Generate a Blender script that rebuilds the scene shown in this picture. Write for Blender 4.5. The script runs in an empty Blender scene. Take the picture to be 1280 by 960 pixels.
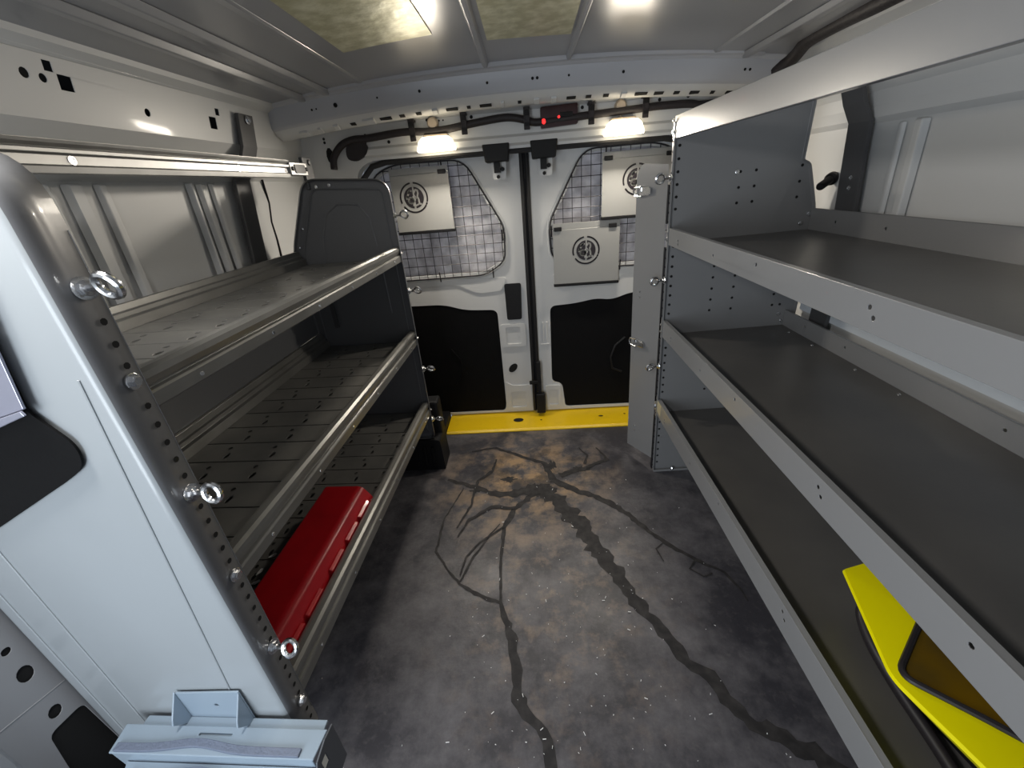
import bpy, bmesh, math, random
from mathutils import Vector, Matrix
from mathutils.geometry import tessellate_polygon
random.seed(7)
SC = bpy.context.scene
COL = SC.collection
PI = math.pi

# ------------------------------------------------------------------ materials
def mat(name, col, rough=.5, metal=0., noise=None, bump=None, emit=None, spec=.5, coat=0.):
    m = bpy.data.materials.new(name); m.use_nodes = True
    nt = m.node_tree; b = nt.nodes['Principled BSDF']
    b.inputs['Base Color'].default_value = (*col, 1)
    b.inputs['Roughness'].default_value = rough
    b.inputs['Metallic'].default_value = metal
    b.inputs['Specular IOR Level'].default_value = spec
    b.inputs['Coat Weight'].default_value = coat
    b.inputs['Coat Roughness'].default_value = .08
    tc = nt.nodes.new('ShaderNodeTexCoord')
    if noise:                                     # (scale, detail, colour2, low, high)
        n = nt.nodes.new('ShaderNodeTexNoise'); n.inputs['Scale'].default_value = noise[0]; n.inputs['Detail'].default_value = noise[1]
        nt.links.new(tc.outputs['Object'], n.inputs['Vector'])
        r = nt.nodes.new('ShaderNodeValToRGB')
        r.color_ramp.elements[0].position = noise[3]; r.color_ramp.elements[1].position = noise[4]
        r.color_ramp.elements[0].color = (*col, 1); r.color_ramp.elements[1].color = (*noise[2], 1)
        nt.links.new(n.outputs['Fac'], r.inputs['Fac']); nt.links.new(r.outputs['Color'], b.inputs['Base Color'])
    if bump:                                      # (scale, strength)
        n2 = nt.nodes.new('ShaderNodeTexNoise'); n2.inputs['Scale'].default_value = bump[0]; n2.inputs['Detail'].default_value = 3
        nt.links.new(tc.outputs['Object'], n2.inputs['Vector'])
        bp = nt.nodes.new('ShaderNodeBump'); bp.inputs['Strength'].default_value = bump[1]; bp.inputs['Distance'].default_value = .004
        nt.links.new(n2.outputs['Fac'], bp.inputs['Height']); nt.links.new(bp.outputs['Normal'], b.inputs['Normal'])
    if emit:
        b.inputs['Emission Color'].default_value = (*emit[0], 1); b.inputs['Emission Strength'].default_value = emit[1]
    return m

BODY = mat('van_body_paint', (.62, .625, .62), .42, bump=(6, .08), coat=.08)
ROOF = mat('roof_paint', (.30, .305, .32), .28, bump=(5, .15), coat=.2)
BOW = mat('roof_bow_paint', (.46, .47, .50), .35, bump=(9, .12))
PANEL = mat('shelf_grey_paint', (.235, .238, .243), .30, bump=(60, .03), coat=.25)
LGREY = mat('left_shelf_paint', (.14, .143, .15), .33, bump=(60, .03), coat=.2)
NEARP = mat('lit_panel_paint', (.36, .39, .41), .30, bump=(3, .03), coat=.3)  # lit tone of the near panel's grey; its flange takes a shaded tone
DECK = mat('shelf_deck_grey', (.14, .138, .132), .36, noise=(9, 4, (.21, .205, .19), .35, .75), bump=(50, .05))
RDECK = mat('right_deck_grey', (.085, .083, .082), .34, noise=(5, 4, (.12, .116, .11), .3, .75), bump=(50, .04))
ALU = mat('aluminium', (.44, .44, .435), .42, 1., noise=(14, 3, (.36, .36, .355), .3, .7))
LIPM = mat('rolled_lip_metal', (.25, .248, .235), .32, .45, noise=(8, 4, (.19, .187, .175), .3, .7))
ZINC = mat('zinc_plated', (.80, .81, .82), .18, 1.)
DGREY = mat('dark_strap_grey', (.075, .075, .078), .4)
BLACK = mat('black_plastic', (.010, .010, .011), .55, bump=(120, .15), spec=.25)
TRIM = mat('black_door_trim', (.005, .005, .0055), .7, bump=(160, .2), spec=.12)
HOLE = mat('dark_hole', (.006, .006, .006), .9)
RUB = mat('rubber_seal_and_gap_shade', (.012, .012, .014), .5)
LOOM = mat('cable_loom_tape', (.018, .014, .016), .6, bump=(90, .5))
YEL = mat('yellow_paint', (.80, .53, .005), .40, noise=(16, 6, (.62, .40, .01), .55, .9))
YVINYL = mat('yellow_vinyl', (.93, .84, .0), .35, bump=(14, .25))
AMBER = mat('amber_window_vinyl', (.15, .085, .004), .18, noise=(9, 3, (.075, .05, .012), .35, .65), bump=(18, .2))
PIPING = mat('black_piping', (.02, .017, .02), .45)
RED = mat('red_plastic', (.50, .008, .014), .33, noise=(14, 5, (.38, .006, .012), .4, .8), coat=.2)
COVER = mat('cover_plate_grey', (.33, .33, .318), .38, bump=(40, .03))
WIRE = mat('dark_wire', (.035, .032, .036), .4, .4)
INK = mat('black_emblem', (.014, .010, .014), .5)
REDLENS = mat('red_lens', (.35, .01, .01), .2, emit=((1, .03, .03), 1.1))
SMOKE = mat('smoked_red_housing', (.03, .008, .010), .25)
LED = mat('lit_lamp_diffuser', (1, .95, .85), .4, emit=((1, .86, .62), 3.2))
KNOB = mat('beige_knob', (.42, .35, .28), .5)
PADM = mat('olive_foil', (.50, .48, .29), .40, .35, noise=(30, 8, (.80, .78, .58), .4, .75), bump=(30, .5))
WHITE = mat('white_label', (.85, .84, .76), .5)
BLUEG = mat('blue_grey_steel', (.31, .385, .46), .33, coat=.2)
STRIPM = mat('grey_rubber_strip', (.16, .19, .26), .6, bump=(200, .4))
SHEET = mat('white_inner_skin', (.78, .83, .88), .4)
TAPE = mat('tan_tape', (.55, .48, .30), .6)
PAPER = mat('white_scrap', (.85, .85, .85), .7)

def floor_mat():
    m = bpy.data.materials.new('rubber_floor_mat'); m.use_nodes = True
    nt = m.node_tree; N = nt.nodes; L = nt.links; b = N['Principled BSDF']
    tc = N.new('ShaderNodeTexCoord')
    def noise(s, d, rough=.6):
        n = N.new('ShaderNodeTexNoise'); n.inputs['Scale'].default_value = s; n.inputs['Detail'].default_value = d
        n.inputs['Roughness'].default_value = rough; L.new(tc.outputs['Object'], n.inputs['Vector']); return n
    def ramp(src, p0, p1):
        r = N.new('ShaderNodeValToRGB'); r.color_ramp.elements[0].position = p0; r.color_ramp.elements[1].position = p1
        L.new(src, r.inputs['Fac']); return r
    def mix(fac, a, c, f=1.):
        x = N.new('ShaderNodeMix'); x.data_type = 'RGBA'
        mu = N.new('ShaderNodeMath'); mu.operation = 'MULTIPLY'; mu.inputs[1].default_value = f
        L.new(fac, mu.inputs[0]); L.new(mu.outputs[0], x.inputs['Factor'])
        if isinstance(a, tuple): x.inputs[6].default_value = (*a, 1)
        else: L.new(a, x.inputs[6])
        x.inputs[7].default_value = (*c, 1); return x.outputs[2]
    def blob(cx, cy, rx, ry):                       # a dirty patch: where mud dried on the mat
        mp = N.new('ShaderNodeMapping'); mp.inputs['Location'].default_value = (-cx/rx, -cy/ry, 0); mp.inputs['Scale'].default_value = (1/rx, 1/ry, 0)
        L.new(tc.outputs['Object'], mp.inputs['Vector'])
        g = N.new('ShaderNodeTexGradient'); g.gradient_type = 'SPHERICAL'; L.new(mp.outputs[0], g.inputs[0]); return g.outputs['Fac']
    def mul(a, c):
        x = N.new('ShaderNodeMath'); x.operation = 'MULTIPLY'; L.new(a, x.inputs[0]); L.new(c, x.inputs[1]); return x.outputs[0]
    dust = ramp(noise(4.5, 12, .72).outputs['Fac'], .42, .72)
    c = mix(dust.outputs['Color'], (.040, .039, .047), (.175, .168, .180), .95)
    fine = ramp(noise(60, 6).outputs['Fac'], .55, .75)
    c = mix(fine.outputs['Color'], c, (.16, .152, .150), .35)
    mud = mul(ramp(noise(9, 10, .65).outputs['Fac'], .45, .62).outputs['Color'], blob(-.06, 1.36, .42, .42))
    c = mix(mud, c, (.32, .215, .12), 1.5)
    mud2 = mul(ramp(noise(13, 10, .7).outputs['Fac'], .50, .68).outputs['Color'], blob(.02, .85, .42, .55))
    c = mix(mud2, c, (.27, .20, .15), .9)
    spl = mul(ramp(noise(7, 12, .75).outputs['Fac'], .48, .56).outputs['Color'], blob(-.03, 1.42, .48, .36))
    c = mix(spl, c, (.022, .019, .018), .85)
    L.new(c, b.inputs['Base Color'])
    rr = ramp(noise(5, 8).outputs['Fac'], .3, .7); rr.color_ramp.elements[0].color = (.36, .36, .36, 1); rr.color_ramp.elements[1].color = (.56, .56, .56, 1)
    L.new(rr.outputs['Color'], b.inputs['Roughness'])
    bp = N.new('ShaderNodeBump'); bp.inputs['Strength'].default_value = .25; bp.inputs['Distance'].default_value = .003
    L.new(noise(80, 6).outputs['Fac'], bp.inputs['Height']); L.new(bp.outputs['Normal'], b.inputs['Normal'])
    return m
FLOOR = floor_mat()
WET = mat('wet_streak', (.026, .025, .026), .6, noise=(40, 6, (.050, .047, .047), .4, .7), bump=(60, .2), spec=.2)

def pane_mat():
    m = bpy.data.materials.new('frosted_window_film'); m.use_nodes = True
    nt = m.node_tree; N = nt.nodes; L = nt.links; out = N['Material Output']; b = N['Principled BSDF']
    tc = N.new('ShaderNodeTexCoord'); n = N.new('ShaderNodeTexNoise'); n.inputs['Scale'].default_value = 22; n.inputs['Detail'].default_value = 7
    L.new(tc.outputs['Object'], n.inputs['Vector'])
    r = N.new('ShaderNodeValToRGB'); r.color_ramp.elements[0].position = .35; r.color_ramp.elements[1].position = .65
    r.color_ramp.elements[0].color = (.60, .58, .60, 1); r.color_ramp.elements[1].color = (.95, .93, .95, 1)
    L.new(n.outputs['Fac'], r.inputs['Fac']); L.new(r.outputs['Color'], b.inputs['Base Color']); b.inputs['Roughness'].default_value = .25
    t = N.new('ShaderNodeBsdfTranslucent'); L.new(r.outputs['Color'], t.inputs['Color'])
    mx = N.new('ShaderNodeMixShader'); mx.inputs[0].default_value = .45
    L.new(b.outputs[0], mx.inputs[1]); L.new(t.outputs[0], mx.inputs[2]); L.new(mx.outputs[0], out.inputs[0])
    return m
PANE = pane_mat()

# ------------------------------------------------------------------ mesh builder
class MB:
    def __init__(s): s.v = []; s.f = []; s.mi = []; s.cur = 0
    def add(s, vs, fs):
        o = len(s.v); s.v += [tuple(x) for x in vs]
        for f in fs: s.f.append([i+o for i in f]); s.mi.append(s.cur)
        return s
    def box(s, x0, x1, y0, y1, z0, z1, M=None):
        vs = [Vector((x, y, z)) for z in (z0, z1) for y in (y0, y1) for x in (x0, x1)]
        if M: vs = [M @ v for v in vs]
        return s.add(vs, [(0,2,3,1),(4,5,7,6),(0,1,5,4),(2,6,7,3),(0,4,6,2),(1,3,7,5)])
    def plate(s, outer, holes=(), t=.002, M=None, plane='xz', d0=0.):
        """flat sheet with real holes; outline in the named plane, thickness t along the third axis from d0"""
        def to3(p, d):
            v = {'xz': (p[0], d, p[1]), 'xy': (p[0], p[1], d), 'yz': (d, p[0], p[1])}[plane]
            v = Vector(v); return M @ v if M else v
        loops = [list(outer)] + [list(h) for h in holes]
        tri = tessellate_polygon([[Vector((p[0], p[1], 0)) for p in l] for l in loops])
        flat = [p for l in loops for p in l]; n = len(flat)
        vs = [to3(p, d0) for p in flat] + [to3(p, d0+t) for p in flat]
        fs = [tuple(a) for a in tri] + [tuple(i+n for i in reversed(a)) for a in tri]
        k = 0
        for l in loops:
            m = len(l)
            for i in range(m):
                a, b = k+i, k+(i+1) % m
                fs.append((a, b, b+n, a+n))
            k += m
        return s.add(vs, fs)
    def prism(s, prof, a0, a1, plane='yz', M=None, caps=True):
        """closed profile swept straight: plane 'xz' sweeps along y, 'yz' along x, 'xy' along z"""
        def to3(p, d):
            v = Vector({'xz': (p[0], d, p[1]), 'xy': (p[0], p[1], d), 'yz': (d, p[0], p[1])}[plane])
            return M @ v if M else v
        n = len(prof)
        vs = [to3(p, a0) for p in prof] + [to3(p, a1) for p in prof]
        fs = [(i, (i+1) % n, (i+1) % n + n, i+n) for i in range(n)]
        if caps:
            tri = tessellate_polygon([[Vector((p[0], p[1], 0)) for p in prof]])
            fs += [tuple(t) for t in tri] + [tuple(i+n for i in reversed(t)) for t in tri]
        return s.add(vs, fs)
    def sheet(s, prof, a0, a1, t, plane='xz', M=None):
        """open profile of sheet metal, thickness t to the left of the path"""
        P = [Vector((p[0], p[1], 0)) for p in prof]; off = []
        for i, p in enumerate(P):
            ns = []
            if i > 0: d = (P[i]-P[i-1]).normalized(); ns.append(Vector((-d.y, d.x, 0)))
            if i < len(P)-1: d = (P[i+1]-P[i]).normalized(); ns.append(Vector((-d.y, d.x, 0)))
            n = sum(ns, Vector()).normalized(); c = max(.35, n.dot(ns[0])); off.append(p + n*(t/c))
        loop = [(p.x, p.y) for p in P] + [(p.x, p.y) for p in reversed(off)]
        return s.prism(loop, a0, a1, plane, M)
    def tube(s, path, r, n=8, closed=False, M=None):
        P = [Vector(p) for p in path]; k = len(P); vs = []; up = Vector((0, 0, 1)); prev = None
        for i in range(k):
            a = P[(i-1) % k] if (closed or i > 0) else P[i]; b = P[(i+1) % k] if (closed or i < k-1) else P[i]
            d = (b-a).normalized()
            if prev is None:
                u = d.cross(up if abs(d.dot(up)) < .9 else Vector((1, 0, 0))).normalized()
            else:
                u = (prev - d*prev.dot(d)).normalized()
            prev = u; w = d.cross(u)
            ri = r[i] if isinstance(r, (list, tuple)) else r
            for j in range(n):
                q = P[i] + (u*math.cos(2*PI*j/n) + w*math.sin(2*PI*j/n))*ri
                vs.append(M @ q if M else q)
        fs = []
        for i in range(k if closed else k-1):
            for j in range(n):
                a = i*n+j; b = i*n+(j+1) % n; c = ((i+1) % k)*n+(j+1) % n; d = ((i+1) % k)*n+j
                fs.append((a, b, c, d))
        if not closed:
            fs.append(tuple(reversed(range(n)))); fs.append(tuple(range((k-1)*n, k*n)))
        return s.add(vs, fs)
    def lathe(s, prof, c, axis, n=20):
        """profile of (radius, height) around a point along an axis"""
        ax = Vector(axis).normalized(); u = ax.orthogonal().normalized(); w = ax.cross(u); c = Vector(c); vs = []
        for r, h in prof:
            for j in range(n):
                vs.append(c + ax*h + (u*math.cos(2*PI*j/n)+w*math.sin(2*PI*j/n))*r)
        k = len(prof); fs = []
        for i in range(k-1):
            for j in range(n):
                fs.append((i*n+j, i*n+(j+1) % n, (i+1)*n+(j+1) % n, (i+1)*n+j))
        fs.append(tuple(reversed(range(n)))); fs.append(tuple(range((k-1)*n, k*n)))
        return s.add(vs, fs)
    def disc(s, c, nrm, r, n=10, ry=None):
        nrm = Vector(nrm).normalized(); u = Vector((0, 0, 1)).cross(nrm)
        u = u.normalized() if u.length > .1 else Vector((1, 0, 0)); w = nrm.cross(u); c = Vector(c)
        vs = [c + u*math.cos(2*PI*j/n)*r + w*math.sin(2*PI*j/n)*(ry or r) for j in range(n)]
        return s.add(vs, [tuple(range(n))])
    def build(s, name, mats, parent=None, bevel=0, smooth=False, kind=None, label=None, solid=0, loc=None):
        me = bpy.data.meshes.new(name); me.from_pydata(s.v, [], s.f); me.update()
        if not isinstance(mats, (list, tuple)): mats = [mats]
        for m in mats: me.materials.append(m)
        for p, i in zip(me.polygons, s.mi): p.material_index = i
        bm = bmesh.new(); bm.from_mesh(me)
        bmesh.ops.remove_doubles(bm, verts=bm.verts, dist=1e-6)
        bmesh.ops.recalc_face_normals(bm, faces=bm.faces); bm.to_mesh(me); bm.free()
        o = bpy.data.objects.new(name, me); COL.objects.link(o)
        if parent: o.parent = parent
        if loc: o.location = loc
        if smooth:
            for p in me.polygons: p.use_smooth = True
            md = o.modifiers.new('split', 'EDGE_SPLIT'); md.split_angle = math.radians(40)
        if solid:
            md = o.modifiers.new('solid', 'SOLIDIFY'); md.thickness = solid; md.offset = -1
        if bevel:
            md = o.modifiers.new('bevel', 'BEVEL'); md.width = bevel; md.segments = 2; md.limit_method = 'ANGLE'; md.angle_limit = math.radians(50)
        if kind: o['kind'] = kind
        if label: o['label'] = label
        return o

def tag(o, label, cat, group=None):
    o['label'] = label; o['category'] = cat
    if group: o['group'] = group
    return o
def empty(name, loc, label, cat, group=None, rotz=0, roty=0):
    o = bpy.data.objects.new(name, None); COL.objects.link(o); o.empty_display_size = .05
    o.location = loc; o.rotation_euler = (0, roty, rotz); return tag(o, label, cat, group)
def circ(cx, cy, r, n=12, ry=None, rot=0):
    out = []
    for i in range(n):
        x, y = r*math.cos(2*PI*i/n), (ry or r)*math.sin(2*PI*i/n)
        out.append((cx + x*math.cos(rot)-y*math.sin(rot), cy + x*math.sin(rot)+y*math.cos(rot)))
    return out
def rect(x0, x1, y0, y1, r=0, n=4):
    if not r: return [(x0,y0),(x1,y0),(x1,y1),(x0,y1)]
    out = []
    for cx, cy, a in ((x1-r,y0+r,-PI/2),(x1-r,y1-r,0),(x0+r,y1-r,PI/2),(x0+r,y0+r,PI)):
        for i in range(n+1): out.append((cx+r*math.cos(a+PI/2*i/n), cy+r*math.sin(a+PI/2*i/n)))
    return out
def rounded(pts, rs, n=5):
    """polygon with rounded corners, one radius per corner"""
    out = []; k = len(pts)
    if not isinstance(rs, (list, tuple)): rs = [rs]*k
    for i in range(k):
        p = Vector(pts[i]); a = (Vector(pts[i-1])-p); b = (Vector(pts[(i+1) % k])-p); r = rs[i]
        if r <= 0: out.append(tuple(p)); continue
        r = min(r, a.length*.48, b.length*.48); p0 = p + a.normalized()*r; p1 = p + b.normalized()*r
        for j in range(n+1):
            t = j/n; q = p0*(1-t)**2 + p*2*t*(1-t) + p1*t*t; out.append((q.x, q.y))
    return out
def inset(poly, d):
    """offset of a counter-clockwise polygon inwards"""
    k = len(poly); out = []
    for i in range(k):
        p = Vector(poly[i]); e0 = (p-Vector(poly[i-1])); e1 = (Vector(poly[(i+1) % k])-p)
        e0 = e0.normalized() if e0.length > 1e-7 else e1.normalized(); e1 = e1.normalized() if e1.length > 1e-7 else e0
        n = (Vector((-e0.y, e0.x)) + Vector((-e1.y, e1.x)))
        n = n.normalized() if n.length > 1e-6 else Vector((-e0.y, e0.x)); c = max(.5, n.dot(Vector((-e0.y, e0.x))))
        q = p + n*(d/c); out.append((q.x, q.y))
    return out
def pan(mb, outline, y_face, y_rim, r, rim_index=0):
    """pressed sheet: a face at y_face whose edge rolls round into a flange that ends at y_rim (outline in xz)"""
    sg = 1 if y_rim > y_face else -1; rings = [(0, y_rim), (0, y_face+sg*r)]
    for i in range(1, 5):
        a = PI/2*i/4; rings.append((r*(1-math.cos(a)), y_face+sg*r*(1-math.sin(a))))
    n = len(outline); vs = []; fs = []
    for d, y in rings:
        for p in (inset(outline, d) if d else outline): vs.append((p[0], y, p[1]))
    for i in range(len(rings)-1):
        for j in range(n): fs.append((i*n+j, i*n+(j+1) % n, (i+1)*n+(j+1) % n, (i+1)*n+j))
    last = [v for v in vs[-n:]]; k = (len(rings)-1)*n
    tri = tessellate_polygon([[Vector((p[0], p[2], 0)) for p in last]])
    nf = len(fs); fs += [tuple(i+k for i in t) for t in tri]
    mb.add(vs, fs); b0 = len(mb.f)-len(fs)
    for q in range(3*n): mb.mi[b0+q] = rim_index
    return mb

def eye_bolt(parent, p, axis, roll=0.):
    ax = Vector(axis).normalized(); u = ax.cross(Vector((0, 0, 1))).normalized(); w = Vector((0, 0, 1))
    w = (w*math.cos(roll) + u*math.sin(roll)).normalized(); p = Vector(p)
    m = MB(); m.lathe([(.0125, 0), (.0125, .0022), (.008, .003)], p, ax, 16)
    m.lathe([(.0085, .003), (.0085, .007), (.004, .008), (.0038, .022)], p, ax, 8)
    c = p + ax*(.021+.0125); R = .0125
    m.tube([c + (ax*math.cos(2*PI*i/20) + w*math.sin(2*PI*i/20))*R for i in range(20)], .0042, 8, True)
    return m.build('eye_bolt', ZINC, parent, smooth=True)
def hex_bolt(parent, p, axis, s=1., name='bolt'):
    m = MB(); m.lathe([(.0105*s, 0), (.0105*s, .002*s), (.0095*s, .0026*s)], p, axis, 16); m.lathe([(.007*s, .0026*s), (.007*s, .007*s), (.0055*s, .008*s)], p, axis, 6)
    return m.build(name, ZINC, parent)

# ================================================================== THE SETTING
YF = -1.3      # how far forward the shell reaches
m = MB(); m.plate(rect(-.90, .925, YF, 1.90), t=.02, plane='xy', d0=-.02)
floor = m.build('floor', FLOOR, kind='structure')
# wet streaks on the mat (thin films with ragged edges)
def streak(path, ws, seed, z=.0006):
    rnd = random.Random(seed); pts = []
    for i in range(len(path)-1):
        a, b = Vector(path[i]), Vector(path[i+1]); n = max(1, int((b-a).length/.014))
        for j in range(n):
            t = j/n; pts.append((a.lerp(b, t), ws[i]*(1-t)+ws[i+1]*t))
    pts.append((Vector(path[-1]), ws[-1])); vs = []; fs = []; wob = 0
    for i, (p, w) in enumerate(pts):
        d = (pts[min(i+1, len(pts)-1)][0] - pts[max(i-1, 0)][0]).normalized(); nrm = Vector((-d.y, d.x))
        wob = wob*.6 + rnd.uniform(-.35, .35)*w
        l = p + nrm*(w*rnd.uniform(.35, .75)) + nrm*wob*.5; r = p - nrm*(w*rnd.uniform(.35, .75)) + nrm*wob*.5
        vs += [(l.x, l.y, z), (r.x, r.y, z)]
    for i in range(len(pts)-1): fs.append((2*i, 2*i+1, 2*i+3, 2*i+2))
    return MB().add(vs, fs).build('wet_streak', WET, floor)
A = [(-.014,1.301),(.04,1.242),(.1,1.161),(.151,1.044),(.197,.928),(.245,.814),(.304,.706),(.345,.634),(.387,.579),(.416,.521),(.441,.483),(.491,.469),(.543,.435),(.569,.404)]
B = [(-.014,1.291),(-.113,1.173),(-.139,1.095),(-.144,.956),(-.136,.807),(-.115,.75),(-.1,.693),(-.088,.613),(-.074,.534),(-.05,.505),(-.023,.486),(-.011,.451),(-.01,.424),(-.013,.34)]
C = [(.046,1.346),(.137,1.282),(.247,1.204),(.337,1.09),(.394,1.006),(.47,.933),(.536,.886),(.558,.831),(.56,.788)]
D = [(-.136,.8),(-.2,.827),(-.266,.871),(-.313,.925),(-.366,.998),(-.364,1.145),(-.313,1.319)]
streak(A, [.03,.06,.06,.05,.045,.034,.032,.028,.03,.025,.028,.032,.036,.03], 1)
streak(B, [.02,.02,.012,.008,.008,.02,.022,.028,.026,.018,.026,.03,.026,.024], 2, .0008)
streak(C, [.03,.022,.022,.016,.014,.012,.008,.006,.004], 3, .0010)
streak(D, [.01,.012,.008,.006,.008,.006,.005], 4, .0012)
streak([(-.014,1.301),(-.115,1.269),(-.212,1.289),(-.316,1.344),(-.388,1.374)], [.05,.035,.02,.018,.01], 5, .0014)
streak([(-.267,.876),(-.239,.96),(-.193,1.053),(-.155,1.114)], [.006,.007,.006,.004], 6, .0016)
streak([(.046,1.346),(.019,1.454),(-.086,1.52),(-.198,1.591),(-.308,1.568)], [.03,.02,.014,.012,.006], 7, .0018)
streak([(.081,1.369),(.185,1.415),(.294,1.462),(.257,1.555)], [.03,.018,.012,.006], 8, .0020)
streak([(.394,1.006),(.36,.98),(.37,.93)], [.004,.005,.003], 9, .0022)
streak([(.47,.933),(.44,.90),(.47,.87),(.50,.88)], [.004,.004,.004,.003], 10, .0024)
rb = random.Random(12); pl = []
for i in range(44):
    a = 2*PI*i/44; r = rb.uniform(.75, 1.15); pl.append((.0+.065*r*math.cos(a), 1.285+.042*r*math.sin(a), .0003))
MB().add(pl, [tuple(range(44))]).build('wet_streak', WET, floor)
for cx, cy, rx, ry, sd in ((-.13, 1.36, .03, .02, 2), (.17, 1.41, .04, .018, 3), (-.26, 1.30, .025, .012, 4), (.05, 1.44, .018, .035, 5)):
    rb = random.Random(sd); pl = []
    for i in range(32):
        a = 2*PI*i/32; r = rb.uniform(.55, 1.25); pl.append((cx+rx*r*math.cos(a), cy+ry*r*math.sin(a), .0002+.00005*sd))
    MB().add(pl, [tuple(range(32))]).build('wet_streak', WET, floor)
streak([(-.19, 1.50), (-.20, 1.42), (-.26, 1.36), (-.27, 1.22), (-.31, 1.10)], [.006, .012, .01, .008, .005], 13, .0028)
streak([(-.10, 1.19), (-.19, 1.20), (-.27, 1.14), (-.30, 1.06)], [.014, .016, .01, .006], 14, .0030)
streak([(-.14, 1.10), (-.22, 1.03), (-.26, .97), (-.27, .90)], [.006, .006, .005, .004], 15, .0031)
streak([(.19, 1.44), (.21, 1.50), (.18, 1.56)], [.012, .008, .005], 16, .0032)

def litter():
    rnd = random.Random(3); m = MB()
    for i in range(260):
        x = rnd.gauss(.05, .22); y = rnd.uniform(.42, 1.35)
        if not (-.34 < x < .50): continue
        if rnd.random() < .6 and y > .85: continue
        s = rnd.choice((.0005, .0007, .0009, .0013)); l = s*rnd.choice((1, 1, 1.5, 3)); a = rnd.uniform(0, PI)
        M = Matrix.Translation((x, y, .0032)) @ Matrix.Rotation(a, 4, 'Z')
        m.box(-l, l, -s*.5, s*.5, -.0006, .0006, M)
    o = m.build('floor_debris', PAPER, kind='stuff')
    tag(o, 'tiny white crumbs and shavings scattered over the dark rubber floor', 'debris')
litter()

# body sides -----------------------------------------------------------------
def side_wall(sg, name):
    prof = [(.868, 0), (.878, .55), (.88, .92), (.868, 1.165), (.856, 1.178), (.862, 1.205), (.862, 1.236), (.842, 1.262)]
    m = MB(); m.sheet([(sg*x, z) for x, z in prof][:: (1 if sg < 0 else -1)], YF if sg < 0 else .05, 1.80, -.0015 if False else .0015, 'xz')
    # cant rail with punched holes, leaning inwards
    p0 = Vector((sg*.842, 1.262)); p1 = Vector((sg*.826, 1.362)); d = (p1-p0).normalized(); L = (p1-p0).length
    M = Matrix(((0, d.x, -d.y*sg, p0.x), (1, 0, 0, 0), (0, d.y, d.x*sg, p0.y), (0, 0, 0, 1)))
    def s_(y, z): return (y, (z-1.262)/(1.362-1.262)*L)
    hs = []
    if sg < 0:
        for y, z, a, b in ((.905, 1.325, .013, .012), (.88, 1.346, .008, .008), (1.300, 1.306, .014, .014), (1.325, 1.334, .008, .008)):
            y, q = s_(y, z); hs.append(rect(y-a, y+a, q-b, q+b))
        for y, z, r in ((.835, 1.328, .008), (.865, 1.326, .007), (1.08, 1.302, .008), (1.41, 1.315, .006)):
            y, q = s_(y, z); hs.append(circ(y, q, r))
    else:
        y, q = s_(1.115, 1.335); hs.append(rect(y-.013, y+.013, q-.012, q+.012))
    m.plate([(YF, 0), (1.80, 0), (1.80, L), (YF, L)], hs, .0015, M, 'xy')
    m.sheet([(sg*x, z) for x, z in ((.826, 1.362), (.800, 1.376), (.792, 1.392), (.758, 1.396))][:: (1 if sg < 0 else -1)], YF, 1.80, .0015, 'xz')
    # outer skin closes the holes
    m.plate(rect(YF if sg < 0 else .05, 1.95, -.02, 1.262), t=.004, plane='yz', d0=sg*.90)
    m.plate(rect(YF, 1.95, 1.262, 1.46), t=.004, plane='yz', d0=sg*.90)
    o = m.build(name, BODY, kind='structure', bevel=.002); return o
wl = side_wall(-1, 'wall_left'); wr = side_wall(1, 'wall_right')
for sg, w in ((-1, wl), (1, wr)):
    m = MB(); m.plate([(.5, 1.262), (1.7, 1.262), (1.7, 1.39), (.5, 1.39)], [], .001, plane='yz', d0=sg*.860); m.build('cavity_shade', HOLE, w)  # dark sheet behind the cant rail holes paints the cavity's shade
# stiffening ribs pressed in the side skin
def wall_rib(sg, y, w, z0, z1, h, parent, m_=BODY):
    prof = [(y-w, 0), (y-w*.55, h), (y+w*.55, h), (y+w, 0)]
    m = MB(); a = [(sg*(.879-.013*max(0, (z-.92)/.245)), z) for z in (z0, z1)]
    vs = []
    for (x, z) in a:
        for yy, hh in prof: vs.append((x-sg*hh, yy, z))
    m.add(vs, [(0,1,5,4),(1,2,6,5),(2,3,7,6),(0,3,2,1),(4,5,6,7)])
    return m.build('wall_rib', m_, parent, bevel=.003)
wall_rib(-1, .80, .010, .30, 1.16, .012, wl); wall_rib(-1, .855, .020, .30, 1.16, .010, wl); wall_rib(-1, .915, .014, .30, 1.16, .008, wl)
wall_rib(-1, 1.16, .008, .30, 1.16, .014, wl); wall_rib(-1, 1.205, .016, .30, 1.16, .010, wl); wall_rib(-1, 1.25, .012, .30, 1.16, .008, wl)
wall_rib(1, 1.10, .018, .86, 1.16, .012, wr); wall_rib(1, 1.155, .010, .86, 1.16, .006, wr)
wall_rib(1, .62, .012, .86, 1.16, .006, wr)
m = MB(); m.tube([(-.862, 1.50, 1.17), (-.871, 1.515, 1.10), (-.874, 1.500, 1.04), (-.876, 1.505, .98), (-.877, 1.50, .90)], .0035, 6)
tag(m.build('thin_cable', BLACK, smooth=True), 'thin black cable hanging on left wall behind the shelf end', 'cable')
# bare inner skin visible through the middle bay of the right shelves
m = MB(); m.plate(rect(.05, 1.36, .655, .80), [circ(y, .728, .005, 8) for y in (.30, .46, .55, .68, .80, .93, 1.05, 1.13, 1.21)] + [circ(y, .70, .004, 8) for y in (.62, 1.0)], .002, plane='yz', d0=.862)
m.build('inner_skin', SHEET, wr)
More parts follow.
